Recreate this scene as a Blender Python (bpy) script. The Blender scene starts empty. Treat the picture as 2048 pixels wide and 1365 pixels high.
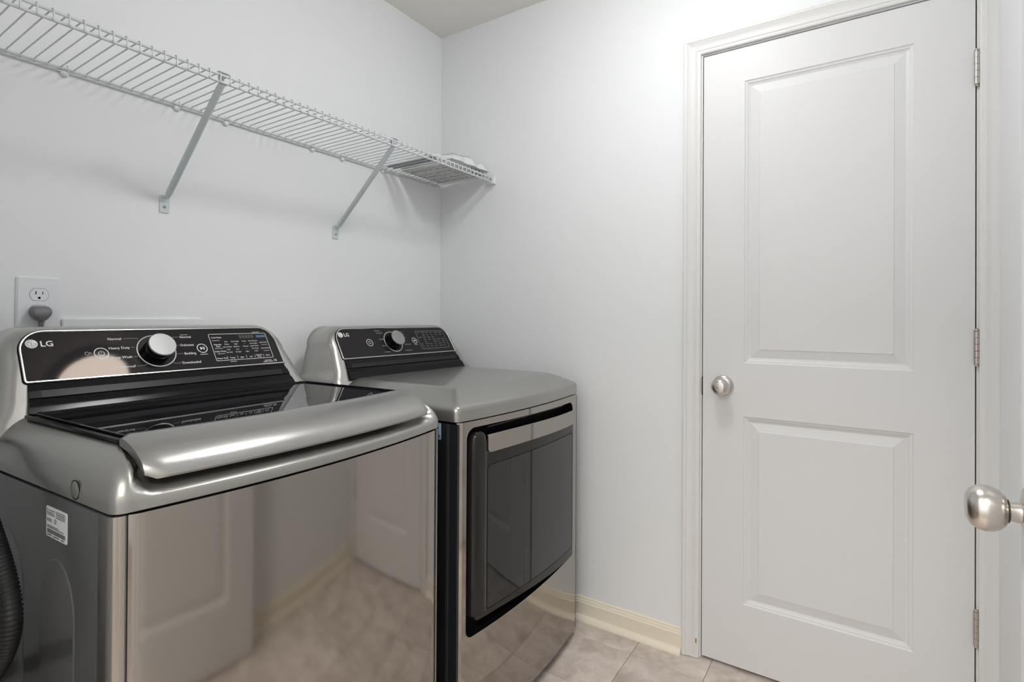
import bpy, bmesh, math, random
from mathutils import Vector, Matrix
random.seed(7)
S = bpy.context.scene
COL = S.collection

# ------------------------------------------------------------------ camera
cam_d = bpy.data.cameras.new('camera'); cam = bpy.data.objects.new('camera', cam_d); COL.objects.link(cam)
cam_d.sensor_width = 36.0; cam_d.sensor_fit = 'HORIZONTAL'
cam_d.lens = 1068.2 / 2048 * 36.0
cam_d.shift_y = (629.57 - 682.5) / 2048
cam_d.clip_start = 0.01
def cam_matrix(yaw, pitch, roll, loc):
    f = Vector((math.cos(pitch)*math.cos(yaw), math.cos(pitch)*math.sin(yaw), math.sin(pitch)))
    r = f.cross(Vector((0, 0, 1))).normalized(); u = r.cross(f)
    r2 = math.cos(roll)*r + math.sin(roll)*u; u2 = -math.sin(roll)*r + math.cos(roll)*u
    return Matrix(((r2.x, u2.x, -f.x, loc[0]), (r2.y, u2.y, -f.y, loc[1]), (r2.z, u2.z, -f.z, loc[2]), (0, 0, 0, 1)))
cam.matrix_world = cam_matrix(math.radians(123.4136), math.radians(0.2836), math.radians(0.3401), (1.6355, -1.875, 1.1542))
S.camera = cam

# ------------------------------------------------------------------ world, exposure
w = bpy.data.worlds.new('world'); S.world = w; w.use_nodes = True
w.node_tree.nodes['Background'].inputs[0].default_value = (0.85, 0.93, 1.0, 1)
w.node_tree.nodes['Background'].inputs[1].default_value = 0.35
S.view_settings.view_transform = 'Standard'; S.view_settings.look = 'None'
S.view_settings.gamma = 1.0; S.view_settings.use_curve_mapping = False
S.view_settings.exposure = 0.17
LAMP_L = 39.0          # radiance of the ceiling lamp glass
LAMP_C = (0.985, 0.99, 1.0)
HALL_W = 26.5          # watts of each added hall fill light
HALL_C = (1.0, 0.965, 0.915)
# unseen fill lights added in the hall behind the camera to brighten the room
for k, x in enumerate((.75, 1.75)):
    ld = bpy.data.lights.new('hall_fill_light', 'AREA'); ld.shape = 'DISK'; ld.size = .5; ld.energy = HALL_W; ld.color = HALL_C
    lo = bpy.data.objects.new('hall_fill_light', ld); COL.objects.link(lo); lo.location = (x, -2.55, 2.42)

# ------------------------------------------------------------------ materials
def mat(name, col, rough=0.5, metal=0.0, coat=0.0, noise=None, bump=None, spec=None, aniso=0.0):
    m = bpy.data.materials.new(name); m.use_nodes = True
    nt = m.node_tree; b = nt.nodes['Principled BSDF']
    b.inputs['Base Color'].default_value = (*col, 1); b.inputs['Roughness'].default_value = rough
    b.inputs['Metallic'].default_value = metal; b.inputs['Coat Weight'].default_value = coat
    b.inputs['Coat Roughness'].default_value = 0.06
    if spec is not None: b.inputs['Specular IOR Level'].default_value = spec
    if aniso: b.inputs['Anisotropic'].default_value = aniso
    tc = nt.nodes.new('ShaderNodeTexCoord')
    if noise:                                  # (scale, amount, stretch xyz)
        sc, amt, st = noise
        mp = nt.nodes.new('ShaderNodeMapping'); mp.inputs['Scale'].default_value = st
        n = nt.nodes.new('ShaderNodeTexNoise'); n.inputs['Scale'].default_value = sc; n.inputs['Detail'].default_value = 4
        nt.links.new(tc.outputs['Object'], mp.inputs[0]); nt.links.new(mp.outputs[0], n.inputs['Vector'])
        r = nt.nodes.new('ShaderNodeMapRange'); r.inputs['To Min'].default_value = 1-amt; r.inputs['To Max'].default_value = 1+amt
        nt.links.new(n.outputs['Fac'], r.inputs['Value'])
        mx = nt.nodes.new('ShaderNodeVectorMath'); mx.operation = 'SCALE'; mx.inputs[0].default_value = col
        nt.links.new(r.outputs[0], mx.inputs['Scale']); nt.links.new(mx.outputs[0], b.inputs['Base Color'])
    if bump:                                   # (scale, strength, distance, stretch)
        sc, stg, dist, st = bump
        mp = nt.nodes.new('ShaderNodeMapping'); mp.inputs['Scale'].default_value = st
        n = nt.nodes.new('ShaderNodeTexNoise'); n.inputs['Scale'].default_value = sc; n.inputs['Detail'].default_value = 3
        nt.links.new(tc.outputs['Object'], mp.inputs[0]); nt.links.new(mp.outputs[0], n.inputs['Vector'])
        bp = nt.nodes.new('ShaderNodeBump'); bp.inputs['Strength'].default_value = stg; bp.inputs['Distance'].default_value = dist
        nt.links.new(n.outputs['Fac'], bp.inputs['Height']); nt.links.new(bp.outputs[0], b.inputs['Normal'])
    return m
ONE = (1, 1, 1)
M = {}
M['wall'] = mat('wall_paint', (.825, .842, .852), .55, bump=(260, .10, .0008, ONE))
M['ceil'] = mat('ceiling_paint', (.83, .82, .78), .8, bump=(180, .15, .001, ONE))
M['trim'] = mat('white_trim_paint', (.745, .742, .735), .45, bump=(60, .03, .0006, (1, 1, .05)))
M['door'] = mat('white_door_paint', (.725, .725, .728), .45, bump=(420, .05, .0004, ONE))
M['cream'] = mat('cream_trim_paint', (.83, .765, .635), .36, bump=(60, .03, .0006, (.05, 1, 1)))
M['grout'] = mat('grout', (.42, .365, .325), .85)
M['steel'] = mat('graphite_steel', (.372, .345, .318), .075, 1.0, bump=(500, .018, .0003, (1, .04, 1)))
M['steelsoft'] = mat('graphite_steel_soft', (.42, .39, .355), .22, 1.0)
M['handle'] = mat('brushed_handle_metal', (.42, .412, .40), .29, .95, bump=(600, .05, .0003, (1, .03, 1)))
M['silver'] = mat('graphite_paint', (.34, .335, .315), .33, .8, coat=.45, noise=(900, .06, ONE))
M['console'] = mat('console_silver', (.43, .42, .40), .27, .9, coat=.25, bump=(500, .02, .0003, (1, 1, .05)))
M['side'] = mat('dark_cabinet_paint', (.15, .15, .155), .30, .55, coat=.25, noise=(900, .05, ONE))
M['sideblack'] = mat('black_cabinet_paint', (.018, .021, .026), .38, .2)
M['black'] = mat('black_plastic', (.006, .006, .007), .16, spec=.16)
M['matteblack'] = mat('matte_black', (.004, .004, .0045), .7, spec=.12)
M['rubber'] = mat('black_rubber', (.012, .012, .013), .5)
M['charcoal'] = mat('charcoal_gloss', (.020, .0195, .019), .14, .2, spec=.35)
M['knobcap'] = mat('satin_knob_cap', (.30, .30, .295), .36, .45)
M['stripgrey'] = mat('dark_grey_strip', (.022, .022, .024), .30, spec=.16)
M['chrome'] = mat('polished_trim', (.64, .63, .615), .24, 1.0)
M['nickel'] = mat('satin_nickel', (.62, .58, .54), .26, 1.0, bump=(500, .04, .0003, (.05, 1, 1)))
M['hinge'] = mat('hinge_nickel', (.55, .50, .46), .34, 1.0)
M['white'] = mat('white_plastic', (.80, .82, .85), .3)
M['print'] = mat('white_print', (.80, .80, .80), .5)
M['printdim'] = mat('grey_print', (.34, .34, .35), .5)
M['printfaint'] = mat('faint_print', (.115, .115, .12), .5)
M['printblue'] = mat('blue_print', (.05, .20, .42), .5)
M['printdark'] = mat('dark_print', (.10, .10, .11), .5)
M['sticker'] = mat('white_sticker', (.66, .68, .68), .4)
M['bluesticker'] = mat('blue_sticker', (.33, .56, .72), .4)
M['wire'] = mat('vinyl_coated_wire', (.66, .68, .70), .38)
M['plug'] = mat('grey_plug', (.17, .17, .18), .45)
M['cord'] = mat('grey_cord', (.16, .16, .17), .45)
M['wood'] = mat('bare_wood', (.30, .13, .07), .7)
M['paper'] = mat('paper', (.78, .77, .74), .7, noise=(60, .25, ONE))
M['greypart'] = mat('grey_metal_part', (.33, .34, .36), .4, .4)
M['cable'] = mat('white_cable', (.75, .76, .76), .4)

def glass_black(name, rough, dust):
    m = mat(name, (.009, .009, .011), rough, 0, coat=0)
    nt = m.node_tree; b = nt.nodes['Principled BSDF']; b.inputs['IOR'].default_value = 1.55
    if dust:
        tc = nt.nodes.new('ShaderNodeTexCoord'); n = nt.nodes.new('ShaderNodeTexNoise'); n.inputs['Scale'].default_value = 420; n.inputs['Detail'].default_value = 2
        r = nt.nodes.new('ShaderNodeMapRange'); r.inputs['From Min'].default_value = .69; r.inputs['From Max'].default_value = .80; r.clamp = True
        n2 = nt.nodes.new('ShaderNodeTexNoise'); n2.inputs['Scale'].default_value = 9
        r2 = nt.nodes.new('ShaderNodeMapRange'); r2.inputs['From Min'].default_value = .50; r2.inputs['From Max'].default_value = .72; r2.clamp = True
        mu = nt.nodes.new('ShaderNodeMath'); mu.operation = 'MULTIPLY'
        nt.links.new(tc.outputs['Object'], n.inputs['Vector']); nt.links.new(tc.outputs['Object'], n2.inputs['Vector'])
        nt.links.new(n.outputs['Fac'], r.inputs['Value']); nt.links.new(n2.outputs['Fac'], r2.inputs['Value'])
        nt.links.new(r.outputs[0], mu.inputs[0]); nt.links.new(r2.outputs[0], mu.inputs[1])
        mx = nt.nodes.new('ShaderNodeMix'); mx.data_type = 'RGBA'; mx.inputs[6].default_value = (.009, .009, .011, 1); mx.inputs[7].default_value = (.22, .215, .2, 1)
        nt.links.new(mu.outputs[0], mx.inputs['Factor']); nt.links.new(mx.outputs[2], b.inputs['Base Color'])
    return m
M['lidglass'] = glass_black('smoked_lid_glass', .025, True)
M['panelglass'] = glass_black('console_glass', .045, False)
M['panelglass'].node_tree.nodes['Principled BSDF'].inputs['Base Color'].default_value = (.020, .020, .023, 1)
M['panelglass'].node_tree.nodes['Principled BSDF'].inputs['Specular IOR Level'].default_value = .13
M['panelglass'].node_tree.nodes['Principled BSDF'].inputs['Specular Tint'].default_value = (1.0, .80, .66, 1)  # warm lamp colour put into the glass's reflections
M['doorglass'] = glass_black('door_glass', .03, False)

def tile_mat():
    m = bpy.data.materials.new('stone_look_tile'); m.use_nodes = True; nt = m.node_tree; b = nt.nodes['Principled BSDF']
    b.inputs['Roughness'].default_value = .42
    tc = nt.nodes.new('ShaderNodeTexCoord'); oi = nt.nodes.new('ShaderNodeObjectInfo')
    vm = nt.nodes.new('ShaderNodeVectorMath'); vm.operation = 'SCALE'; vm.inputs[0].default_value = (37, 53, 11)
    ad = nt.nodes.new('ShaderNodeVectorMath'); ad.operation = 'ADD'
    nt.links.new(oi.outputs['Random'], vm.inputs['Scale']); nt.links.new(tc.outputs['Object'], ad.inputs[0]); nt.links.new(vm.outputs[0], ad.inputs[1])
    n = nt.nodes.new('ShaderNodeTexNoise'); n.inputs['Scale'].default_value = 11; n.inputs['Detail'].default_value = 10; n.inputs['Roughness'].default_value = .66; n.inputs['Distortion'].default_value = .45
    nt.links.new(ad.outputs[0], n.inputs['Vector'])
    cr = nt.nodes.new('ShaderNodeValToRGB')
    e = cr.color_ramp.elements; e[0].position = .30; e[0].color = (.43, .36, .315, 1); e[1].position = .70; e[1].color = (.76, .685, .625, 1)
    k = cr.color_ramp.elements.new(.5); k.color = (.61, .535, .48, 1)
    nt.links.new(n.outputs['Fac'], cr.inputs['Fac'])
    mr = nt.nodes.new('ShaderNodeMapRange'); mr.inputs['To Min'].default_value = .94; mr.inputs['To Max'].default_value = 1.05
    nt.links.new(oi.outputs['Random'], mr.inputs['Value'])
    sc = nt.nodes.new('ShaderNodeVectorMath'); sc.operation = 'SCALE'
    nt.links.new(cr.outputs[0], sc.inputs[0]); nt.links.new(mr.outputs[0], sc.inputs['Scale']); nt.links.new(sc.outputs[0], b.inputs['Base Color'])
    bp = nt.nodes.new('ShaderNodeBump'); bp.inputs['Strength'].default_value = .12; bp.inputs['Distance'].default_value = .002
    nt.links.new(n.outputs['Fac'], bp.inputs['Height']); nt.links.new(bp.outputs[0], b.inputs['Normal'])
    return m
M['tile'] = tile_mat()
def emis(name, col, s):
    m = bpy.data.materials.new(name); m.use_nodes = True; b = m.node_tree.nodes['Principled BSDF']
    b.inputs['Base Color'].default_value = (.75, .7, .64, 1); b.inputs['Emission Color'].default_value = (*col, 1); b.inputs['Emission Strength'].default_value = s
    b.inputs['Roughness'].default_value = .3
    return m
M['lamp'] = emis('lit_lamp_glass', LAMP_C, LAMP_L)
def film():
    m = bpy.data.materials.new('clear_plastic_film'); m.use_nodes = True; b = m.node_tree.nodes['Principled BSDF']
    b.inputs['Base Color'].default_value = (.90, .91, .92, 1); b.inputs['Roughness'].default_value = .25; b.inputs['Alpha'].default_value = .75
    b.inputs['Specular IOR Level'].default_value = .7
    return m
M['film'] = film()

# ------------------------------------------------------------------ helpers
def link(name, me, m, parent=None):
    o = bpy.data.objects.new(name, me); COL.objects.link(o)
    if m is not None and len(me.materials) == 0: me.materials.append(M[m] if isinstance(m, str) else m)
    if parent is not None: o.parent = parent
    return o
def mesh(name, vs, fs, smooth=None):
    me = bpy.data.meshes.new(name); me.from_pydata([tuple(v) for v in vs], [], fs); me.validate()
    bm = bmesh.new(); bm.from_mesh(me); bmesh.ops.recalc_face_normals(bm, faces=bm.faces[:]); bm.to_mesh(me); bm.free()
    if smooth:
        me.shade_smooth(); me.set_sharp_from_angle(angle=math.radians(smooth))
    me.update(); return me
def obj(name, vs, fs, m, parent=None, smooth=None): return link(name, mesh(name, vs, fs, smooth), m, parent)
def bm_obj(name, bm, m, parent=None, smooth=None, recalc=True):
    if recalc: bmesh.ops.recalc_face_normals(bm, faces=bm.faces[:])
    me = bpy.data.meshes.new(name); bm.to_mesh(me); bm.free()
    if smooth: me.shade_smooth(); me.set_sharp_from_angle(angle=math.radians(smooth))
    return link(name, me, m, parent)
def box_bm(a, b, bev=0, seg=2):
    bm = bmesh.new(); bmesh.ops.create_cube(bm, size=1)
    for v in bm.verts: v.co = Vector([(a[i]+b[i])/2 + v.co[i]*(b[i]-a[i]) for i in range(3)])
    if bev: bmesh.ops.bevel(bm, geom=bm.edges[:], offset=bev, segments=seg, affect='EDGES', profile=.5)
    return bm
def box(name, a, b, m, parent=None, bev=0, seg=2): return bm_obj(name, box_bm(a, b, bev, seg), m, parent, 40 if bev else None)
def thing(name, label, cat, loc=(0, 0, 0), rz=0, group=None):
    o = bpy.data.objects.new(name, None); COL.objects.link(o); o.location = loc; o.rotation_euler = (0, 0, rz)
    o.empty_display_size = .1; o['label'] = label; o['category'] = cat
    if group: o['group'] = group
    return o
def tag(o, label, cat, group=None):
    o['label'] = label; o['category'] = cat
    if group: o['group'] = group
    return o
def struct(o, label=None, cat=None):
    o['kind'] = 'structure'
    if label: o['label'] = label
    if cat: o['category'] = cat
    return o
def sroot(name, label, cat, loc=(0, 0, 0)):
    return struct(thing(name, label, cat, loc))
def tube_data(pts, r, n=8, closed=False, radii=None):
    pts = [Vector(p) for p in pts]; vs = []; fs = []
    t0 = (pts[1]-pts[0]).normalized(); up = Vector((0, 0, 1)) if abs(t0.z) < .9 else Vector((1, 0, 0))
    u = t0.cross(up).normalized()
    N = len(pts)
    for i, p in enumerate(pts):
        if i == 0: t = pts[1]-pts[0]
        elif i == N-1: t = pts[-1]-pts[-2]
        else: t = (pts[i]-pts[i-1]).normalized() + (pts[i+1]-pts[i]).normalized()
        t.normalize(); u = (u - t*u.dot(t)).normalized(); v = t.cross(u)
        rr = radii[i] if radii else r
        for k in range(n):
            a = 2*math.pi*k/n; vs.append(p + rr*(math.cos(a)*u + math.sin(a)*v))
    for i in range(N-1):
        for k in range(n):
            fs.append((i*n+k, i*n+(k+1) % n, (i+1)*n+(k+1) % n, (i+1)*n+k))
    fs.append(tuple(range(n-1, -1, -1))); fs.append(tuple((N-1)*n+k for k in range(n)))
    return vs, fs
def tube(name, pts, r, m, parent=None, n=8, radii=None):
    vs, fs = tube_data(pts, r, n, radii=radii); return obj(name, vs, fs, m, parent, 50)
def lathe_data(prof, n=32, axis='z', at=(0, 0, 0)):
    """prof: list of (radius, height along axis)."""
    vs = []; fs = []; at = Vector(at)
    for r, h in prof:
        for k in range(n):
            a = 2*math.pi*k/n; c, s = r*math.cos(a), r*math.sin(a)
            vs.append(at + Vector({'z': (c, s, h), 'x': (h, c, s), 'y': (c, h, s)}[axis]))
    for i in range(len(prof)-1):
        for k in range(n): fs.append((i*n+k, i*n+(k+1) % n, (i+1)*n+(k+1) % n, (i+1)*n+k))
    fs.append(tuple(range(n))); fs.append(tuple((len(prof)-1)*n+k for k in range(n)))
    return vs, fs
def lathe(name, prof, m, parent=None, n=32, axis='z', at=(0, 0, 0), smooth=35):
    vs, fs = lathe_data(prof, n, axis, at); return obj(name, vs, fs, m, parent, smooth)
def spline(pts, n=8):
    pts = [Vector(p) for p in pts]; out = []
    P = [pts[0]] + pts + [pts[-1]]
    for i in range(1, len(P)-2):
        for k in range(n):
            t = k/n; a, b, c, d = P[i-1], P[i], P[i+1], P[i+2]
            out.append(.5*((2*b)+(c-a)*t+(2*a-5*b+4*c-d)*t*t+(3*b-a-3*c+d)*t**3))
    out.append(pts[-1]); return out
def sweep(name, prof, a, b, m, parent=None, ea=0, eb=0, side=None, smooth=25):
    """prof [(o,h)]: o across, h out. a->b path of the profile's o=0 line; across dir = side[0], out dir = side[1].
       ea/eb: mitre slope (extra length per o) at each end."""
    a, b = Vector(a), Vector(b); t = (b-a).normalized(); ac, ou = Vector(side[0]), Vector(side[1]); vs = []
    for o, h in prof: vs.append(a + ac*o + ou*h - t*(ea*o))
    for o, h in prof: vs.append(b + ac*o + ou*h + t*(eb*o))
    n = len(prof); fs = [(i, (i+1) % n, n+(i+1) % n, n+i) for i in range(n)]
    fs += [tuple(range(n-1, -1, -1)), tuple(range(n, 2*n))]
    return obj(name, vs, fs, m, parent, smooth)
def rrect(w0, w1, h0, h1, rs, n=8):
    """rounded rectangle outline, ccw from bottom-left; rs = radii (bl, br, tr, tl)"""
    out = []
    for (cx, cy, r, a0) in ((w0+rs[0], h0+rs[0], rs[0], 180), (w1-rs[1], h0+rs[1], rs[1], 270), (w1-rs[2], h1-rs[2], rs[2], 0), (w0+rs[3], h1-rs[3], rs[3], 90)):
        for k in range(n+1):
            a = math.radians(a0+90*k/n); out.append((cx+r*math.cos(a), cy+r*math.sin(a)))
    return out
def sub(pts, step):
    """subdivide a closed 2D outline so no edge is longer than step"""
    out = []
    for i, p in enumerate(pts):
        q = pts[(i+1) % len(pts)]; d = math.dist(p, q); k = max(1, math.ceil(d/step))
        for j in range(k): out.append((p[0]+(q[0]-p[0])*j/k, p[1]+(q[1]-p[1])*j/k))
    return out
def inset2(pts, d):
    n = len(pts); out = []
    for i in range(n):
        p0, p, p1 = Vector(pts[i-1]), Vector(pts[i]), Vector(pts[(i+1) % n])
        e0 = (p-p0); e1 = (p1-p)
        if e0.length < 1e-9: e0 = e1
        if e1.length < 1e-9: e1 = e0
        e0 = e0.normalized(); e1 = e1.normalized()
        n0 = Vector((-e0.y, e0.x)); n1 = Vector((-e1.y, e1.x)); b = (n0+n1)
        if b.length < 1e-6: b = n0
        b.normalize(); k = d/max(.35, b.dot(n0)); out.append((p.x+b.x*k, p.y+b.y*k))
    return out
def clean(pts, eps=1e-6):
    out = []
    for p in pts:
        if not out or math.dist(p, out[-1]) > eps: out.append(p)
    if math.dist(out[0], out[-1]) < eps: out.pop()
    return out
def slab(name, loops, m, parent=None, smooth=35, cap0=True, cap1=True):
    """loops: list of equal-length 3D loops, bridged in order and capped."""
    n = len(loops[0]); vs = [v for l in loops for v in l]; fs = []
    for i in range(len(loops)-1):
        for k in range(n): fs.append((i*n+k, i*n+(k+1) % n, (i+1)*n+(k+1) % n, (i+1)*n+k))
    if cap0: fs.append(tuple(range(n-1, -1, -1)))
    if cap1: fs.append(tuple((len(loops)-1)*n+k for k in range(n)))
    return obj(name, vs, fs, m, parent, smooth)
_txt = {}
def text2d(s, size, align='LEFT', bold=0.0):
    """flat triangles of a piece of writing, as ([(x,y)], faces)"""
    key = (s, align, bold)
    if key not in _txt:
        cu = bpy.data.curves.new('t', 'FONT'); cu.body = s; cu.size = 1; cu.align_x = align; cu.resolution_u = 2; cu.offset = bold; cu.fill_mode = 'FRONT'
        o = bpy.data.objects.new('t', cu); COL.objects.link(o)
        me = bpy.data.meshes.new_from_object(o.evaluated_get(bpy.context.evaluated_depsgraph_get()))
        _txt[key] = ([(v.co.x, v.co.y) for v in me.vertices], [tuple(p.vertices) for p in me.polygons])
        bpy.data.objects.remove(o); bpy.data.curves.remove(cu); bpy.data.meshes.remove(me)
    v, f = _txt[key]; return [(x*size, y*size) for x, y in v], f

# ------------------------------------------------------------------ room shell
RX, RY, RZ = 1.93, -1.845, 2.4426            # right wall, front wall, ceiling
DX0, DX1, DB, DT = 1.1774, 1.8827, .012, 2.044  # closet door
HY = -3.25                                   # far side of the hall behind the camera
fl = struct(box('floor', (-.12, HY-.1, -.06), (3.1, .9, -.004), 'grout'), 'floor of pinkish grey stone-look tiles', 'floor')
P = .2405
tm = bm_obj('tile', box_bm((-P/2+.0008, -P/2+.0008, -.006), (P/2-.0008, P/2-.0008, 0), .0008, 1), 'tile', fl)
first = True
tx0, ty0 = .969 - 4*P, -.113 + P
for i in range(9):
    for j in range(9):
        o = tm if first else tm.copy()
        if not first: COL.objects.link(o)
        first = False
        o.location = (tx0 + (i+.5)*P, ty0 - (j+.5)*P, 0)
        o.parent = fl
struct(box('ceiling', (-.12, HY-.1, RZ), (3.1, .9, RZ+.1), 'ceil'), 'flat off-white ceiling', 'ceiling')
struct(box('wall_left', (-.12, HY, 0), (0, .9, RZ), 'wall'), 'off-white wall behind the machines and wire shelf', 'wall')
def wall_hole(name, axis, c0, c1, lo, hi, h0, h1, top, m):
    """wall with one door opening; runs along axis, thickness c0..c1"""
    o2 = [(lo, 0), (h0, 0), (h0, top), (h1, top), (h1, 0), (hi, 0), (hi, RZ), (lo, RZ)]
    vs = []
    for c in (c0, c1):
        for a, z in o2: vs.append((a, c, z) if axis == 'x' else (c, a, z))
    fs = [(0, 1, 2, 7), (2, 3, 6, 7), (3, 4, 5, 6)]
    fs = fs + [tuple(8+i for i in reversed(f)) for f in fs] + [(i, (i+1) % 8, 8+(i+1) % 8, 8+i) for i in range(8)]
    return obj(name, vs, fs, m)
struct(wall_hole('wall_back', 'x', 0, .115, 0, RX+.12, DX0-.022, DX1+.022, DT+.022, 'wall'), 'off-white wall with the two-panel closet door', 'wall')
struct(box('wall_right', (RX, RY-.115, 0), (RX+.12, .115, RZ), 'wall'), 'off-white wall beside the closet door hinges', 'wall')
EX0, EX1, ET = .875, 1.835, 2.06             # entry doorway
struct(wall_hole('wall_front', 'x', RY-.115, RY, 0, RX, EX0, EX1, ET, 'wall'), 'off-white wall with the entry doorway', 'wall')
struct(box('wall_hall_far', (0, HY-.1, 0), (3.1, HY, RZ), 'wall'))
struct(box('wall_hall_side', (3.0, HY, 0), (3.1, .9, RZ), 'wall'))
struct(box('wall_closet', (1.05, .8, 0), (2.05, .9, RZ), 'wall'))

# baseboards with quarter-round shoe
bprof = [(0, 0), (.083, 0), (.083, .0035), (.080, .006), (.074, .0068), (.072, .0095), (.066, .0105), (.063, .0135), (.0, .0135)]
qprof = [(0, 0)] + [(.0185*math.sin(math.radians(a)), .0185*math.cos(math.radians(a))) for a in range(0, 91, 15)]
def baseboard(name, a, b, out, label):
    r = sroot(name, label, 'baseboard')
    sweep('board', bprof, a, b, 'cream', r, side=((0, 0, 1), out))
    o = Vector(out)*.0135; a2 = Vector(a)+o; b2 = Vector(b)+o
    sweep('quarter_round', [(h, w_) for w_, h in qprof], a2, b2, 'cream', r, side=((0, 0, 1), out))
baseboard('baseboard_back', (0, 0, 0), (1.1125, 0, 0), (0, -1, 0), 'cream baseboard with quarter-round between dryer and door casing')
baseboard('baseboard_left', (0, -.033, 0), (0, RY+.033, 0), (1, 0, 0), 'cream baseboard behind the washer and dryer')
baseboard('baseboard_right', (RX, -.02, 0), (RX, RY+.033, 0), (-1, 0, 0), 'cream baseboard along the wall behind the open door')
baseboard('baseboard_front', (0, RY, 0), (.815, RY, 0), (0, 1, 0), 'cream baseboard beside the entry doorway')

# door casings and jambs
cprof = [(0, 0), (0, .0085), (.003, .0105), (.011, .0112), (.0125, .0128), (.0155, .0130), (.019, .0120), (.030, .0118), (.036, .0138), (.0415, .0162), (.0435, .0150), (.0455, .0168), (.053, .0175), (.056, .0162), (.057, .0130), (.057, 0)]
def cut(prof, wmax):
    out = [p for p in prof if p[0] < wmax]; h = out[-1][1]
    return out + [(wmax, h), (wmax, 0)]
cin0, cin1, ctop = DX0-.008, DX1+.008, DT+.009
t1 = sroot('trim_1', 'white moulded casing and jamb around the closet door', 'door casing')
sweep('casing_leg', cprof, (cin0, 0, 0.002), (cin0, 0, ctop), 'trim', t1, 0, 1, ((-1, 0, 0), (0, -1, 0)))
sweep('casing_head', cprof, (cin0, 0, ctop), (cin1, 0, ctop), 'trim', t1, 1, .7, ((0, 0, 1), (0, -1, 0)))
sweep('casing_leg', cut(cprof, RX-cin1), (cin1, 0, 0.002), (cin1, 0, ctop), 'trim', t1, 0, 1, ((1, 0, 0), (0, -1, 0)))
box('jamb', (DX0-.021, 0, 0.002), (DX0-.0032, .115, DT+.021), 'trim', t1)
box('jamb', (DX1+.0032, 0, 0.002), (DX1+.021, .115, DT+.021), 'trim', t1)
box('jamb_head', (DX0-.0032, 0, DT+.0042), (DX1+.0032, .115, DT+.021), 'trim', t1)
box('door_stop', (DX0-.0032, .037, 0.002), (DX0+.009, .07, DT+.0042), 'trim', t1)
box('door_stop', (DX1-.009, .037, 0.002), (DX1+.0032, .07, DT+.0042), 'trim', t1)
box('door_stop', (DX0+.009, .037, DT-.008), (DX1-.009, .07, DT+.0042), 'trim', t1)
box('paint_chip', (cin0-.0105, -.0119, .052), (cin0-.0065, -.0109, .068), 'wood', t1, .0004, 1)
t2 = sroot('trim_2', 'white casing and jamb around the entry doorway', 'door casing')
sweep('casing_leg', cprof, (EX0+.012, RY, 0.002), (EX0+.012, RY, ET-.012), 'trim', t2, 0, 1, ((-1, 0, 0), (0, 1, 0)))
sweep('casing_head', cprof, (EX0+.012, RY, ET-.012), (EX1-.012, RY, ET-.012), 'trim', t2, 1, 1, ((0, 0, 1), (0, 1, 0)))
sweep('casing_leg', cprof, (EX1-.012, RY, 0.002), (EX1-.012, RY, ET-.012), 'trim', t2, 0, 1, ((1, 0, 0), (0, 1, 0)))
box('jamb', (EX0, RY-.115, 0.002), (EX0+.017, RY, ET), 'trim', t2)
box('jamb', (EX1-.017, RY-.115, 0.002), (EX1, RY, ET), 'trim', t2)
box('jamb_head', (EX0+.017, RY-.115, ET-.017), (EX1-.017, RY, ET), 'trim', t2)

# ------------------------------------------------------------------ two-panel doors
PROF = [(0, 0), (.003, .0028), (.0085, .0040), (.011, .0062), (.0165, .0085), (.019, .0090), (.0195, .0088), (.045, .0038), (.0462, .0024)]
def panel_door(root, W, panels, H=2.032, T=.035, sd=1):
    """local: x across, y depth (front at 0, facing -y), z up"""
    xs = [0, panels[0][0], panels[0][1], W]; zs = [0]
    for p in sorted(panels, key=lambda q: q[2]): zs += [p[2], p[3]]
    zs.append(H); vs = []; fs = []
    def q(y, flip, holes):
        b = len(vs)
        for z in zs:
            for x in xs: vs.append((x, y, z))
        for i in range(len(zs)-1):
            for j in range(3):
                if holes and j == 1 and i % 2 == 1: continue
                fs.append((b+i*4+j, b+i*4+j+1, b+(i+1)*4+j+1, b+(i+1)*4+j))
    q(0, False, True); q(T, True, False); n = 4*len(zs)
    for i in range(len(zs)-1):
        for e in (0, 3): fs.append((i*4+e, (i+1)*4+e, n+(i+1)*4+e, n+i*4+e))
    for j in range(3):
        for e in (0, len(zs)-1): fs.append((e*4+j, e*4+j+1, n+e*4+j+1, n+e*4+j))
    obj('slab', vs, fs, 'door', root)
    for (x0, x1, z0, z1) in panels:
        vs = []; fs = []
        for d, y in PROF: vs += [(x0+d, y, z0+d), (x1-d, y, z0+d), (x1-d, y, z1-d), (x0+d, y, z1-d)]
        for i in range(len(PROF)-1):
            for k in range(4): fs.append((i*4+k, i*4+(k+1) % 4, (i+1)*4+(k+1) % 4, (i+1)*4+k))
        fs.append(tuple((len(PROF)-1)*4+k for k in range(4)))
        obj('raised_panel', vs, fs, 'door', root)
KPROF = [(.0335, 0), (.0335, .003), (.031, .0065), (.022, .009), (.0125, .0115), (.0115, .020), (.0135, .0245)]
BPROF = [(.0125, .0235), (.0185, .0255), (.0240, .0305), (.0272, .0375), (.0283, .0445), (.0270, .0525), (.0225, .0590), (.0150, .0632), (.0135, .0634), (.0, .0640)]
def knob(root, axis, at, sgn):
    k = lathe('knob', [(r, sgn*h) for r, h in BPROF], 'nickel', root, 40, axis, at, 50)
    lathe('rosette', [(r, sgn*h) for r, h in KPROF], 'nickel', k, 40, axis, at, 40)
    lathe('gasket', [(.0136, sgn*.0222), (.0142, sgn*.0225), (.0142, sgn*.0240), (.0136, sgn*.0242)], 'rubber', k, 32, axis, at, 40)
d1 = sroot('door_1', 'closed white two-panel closet door with satin nickel knob', 'door', (DX0, 0, DB))
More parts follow.
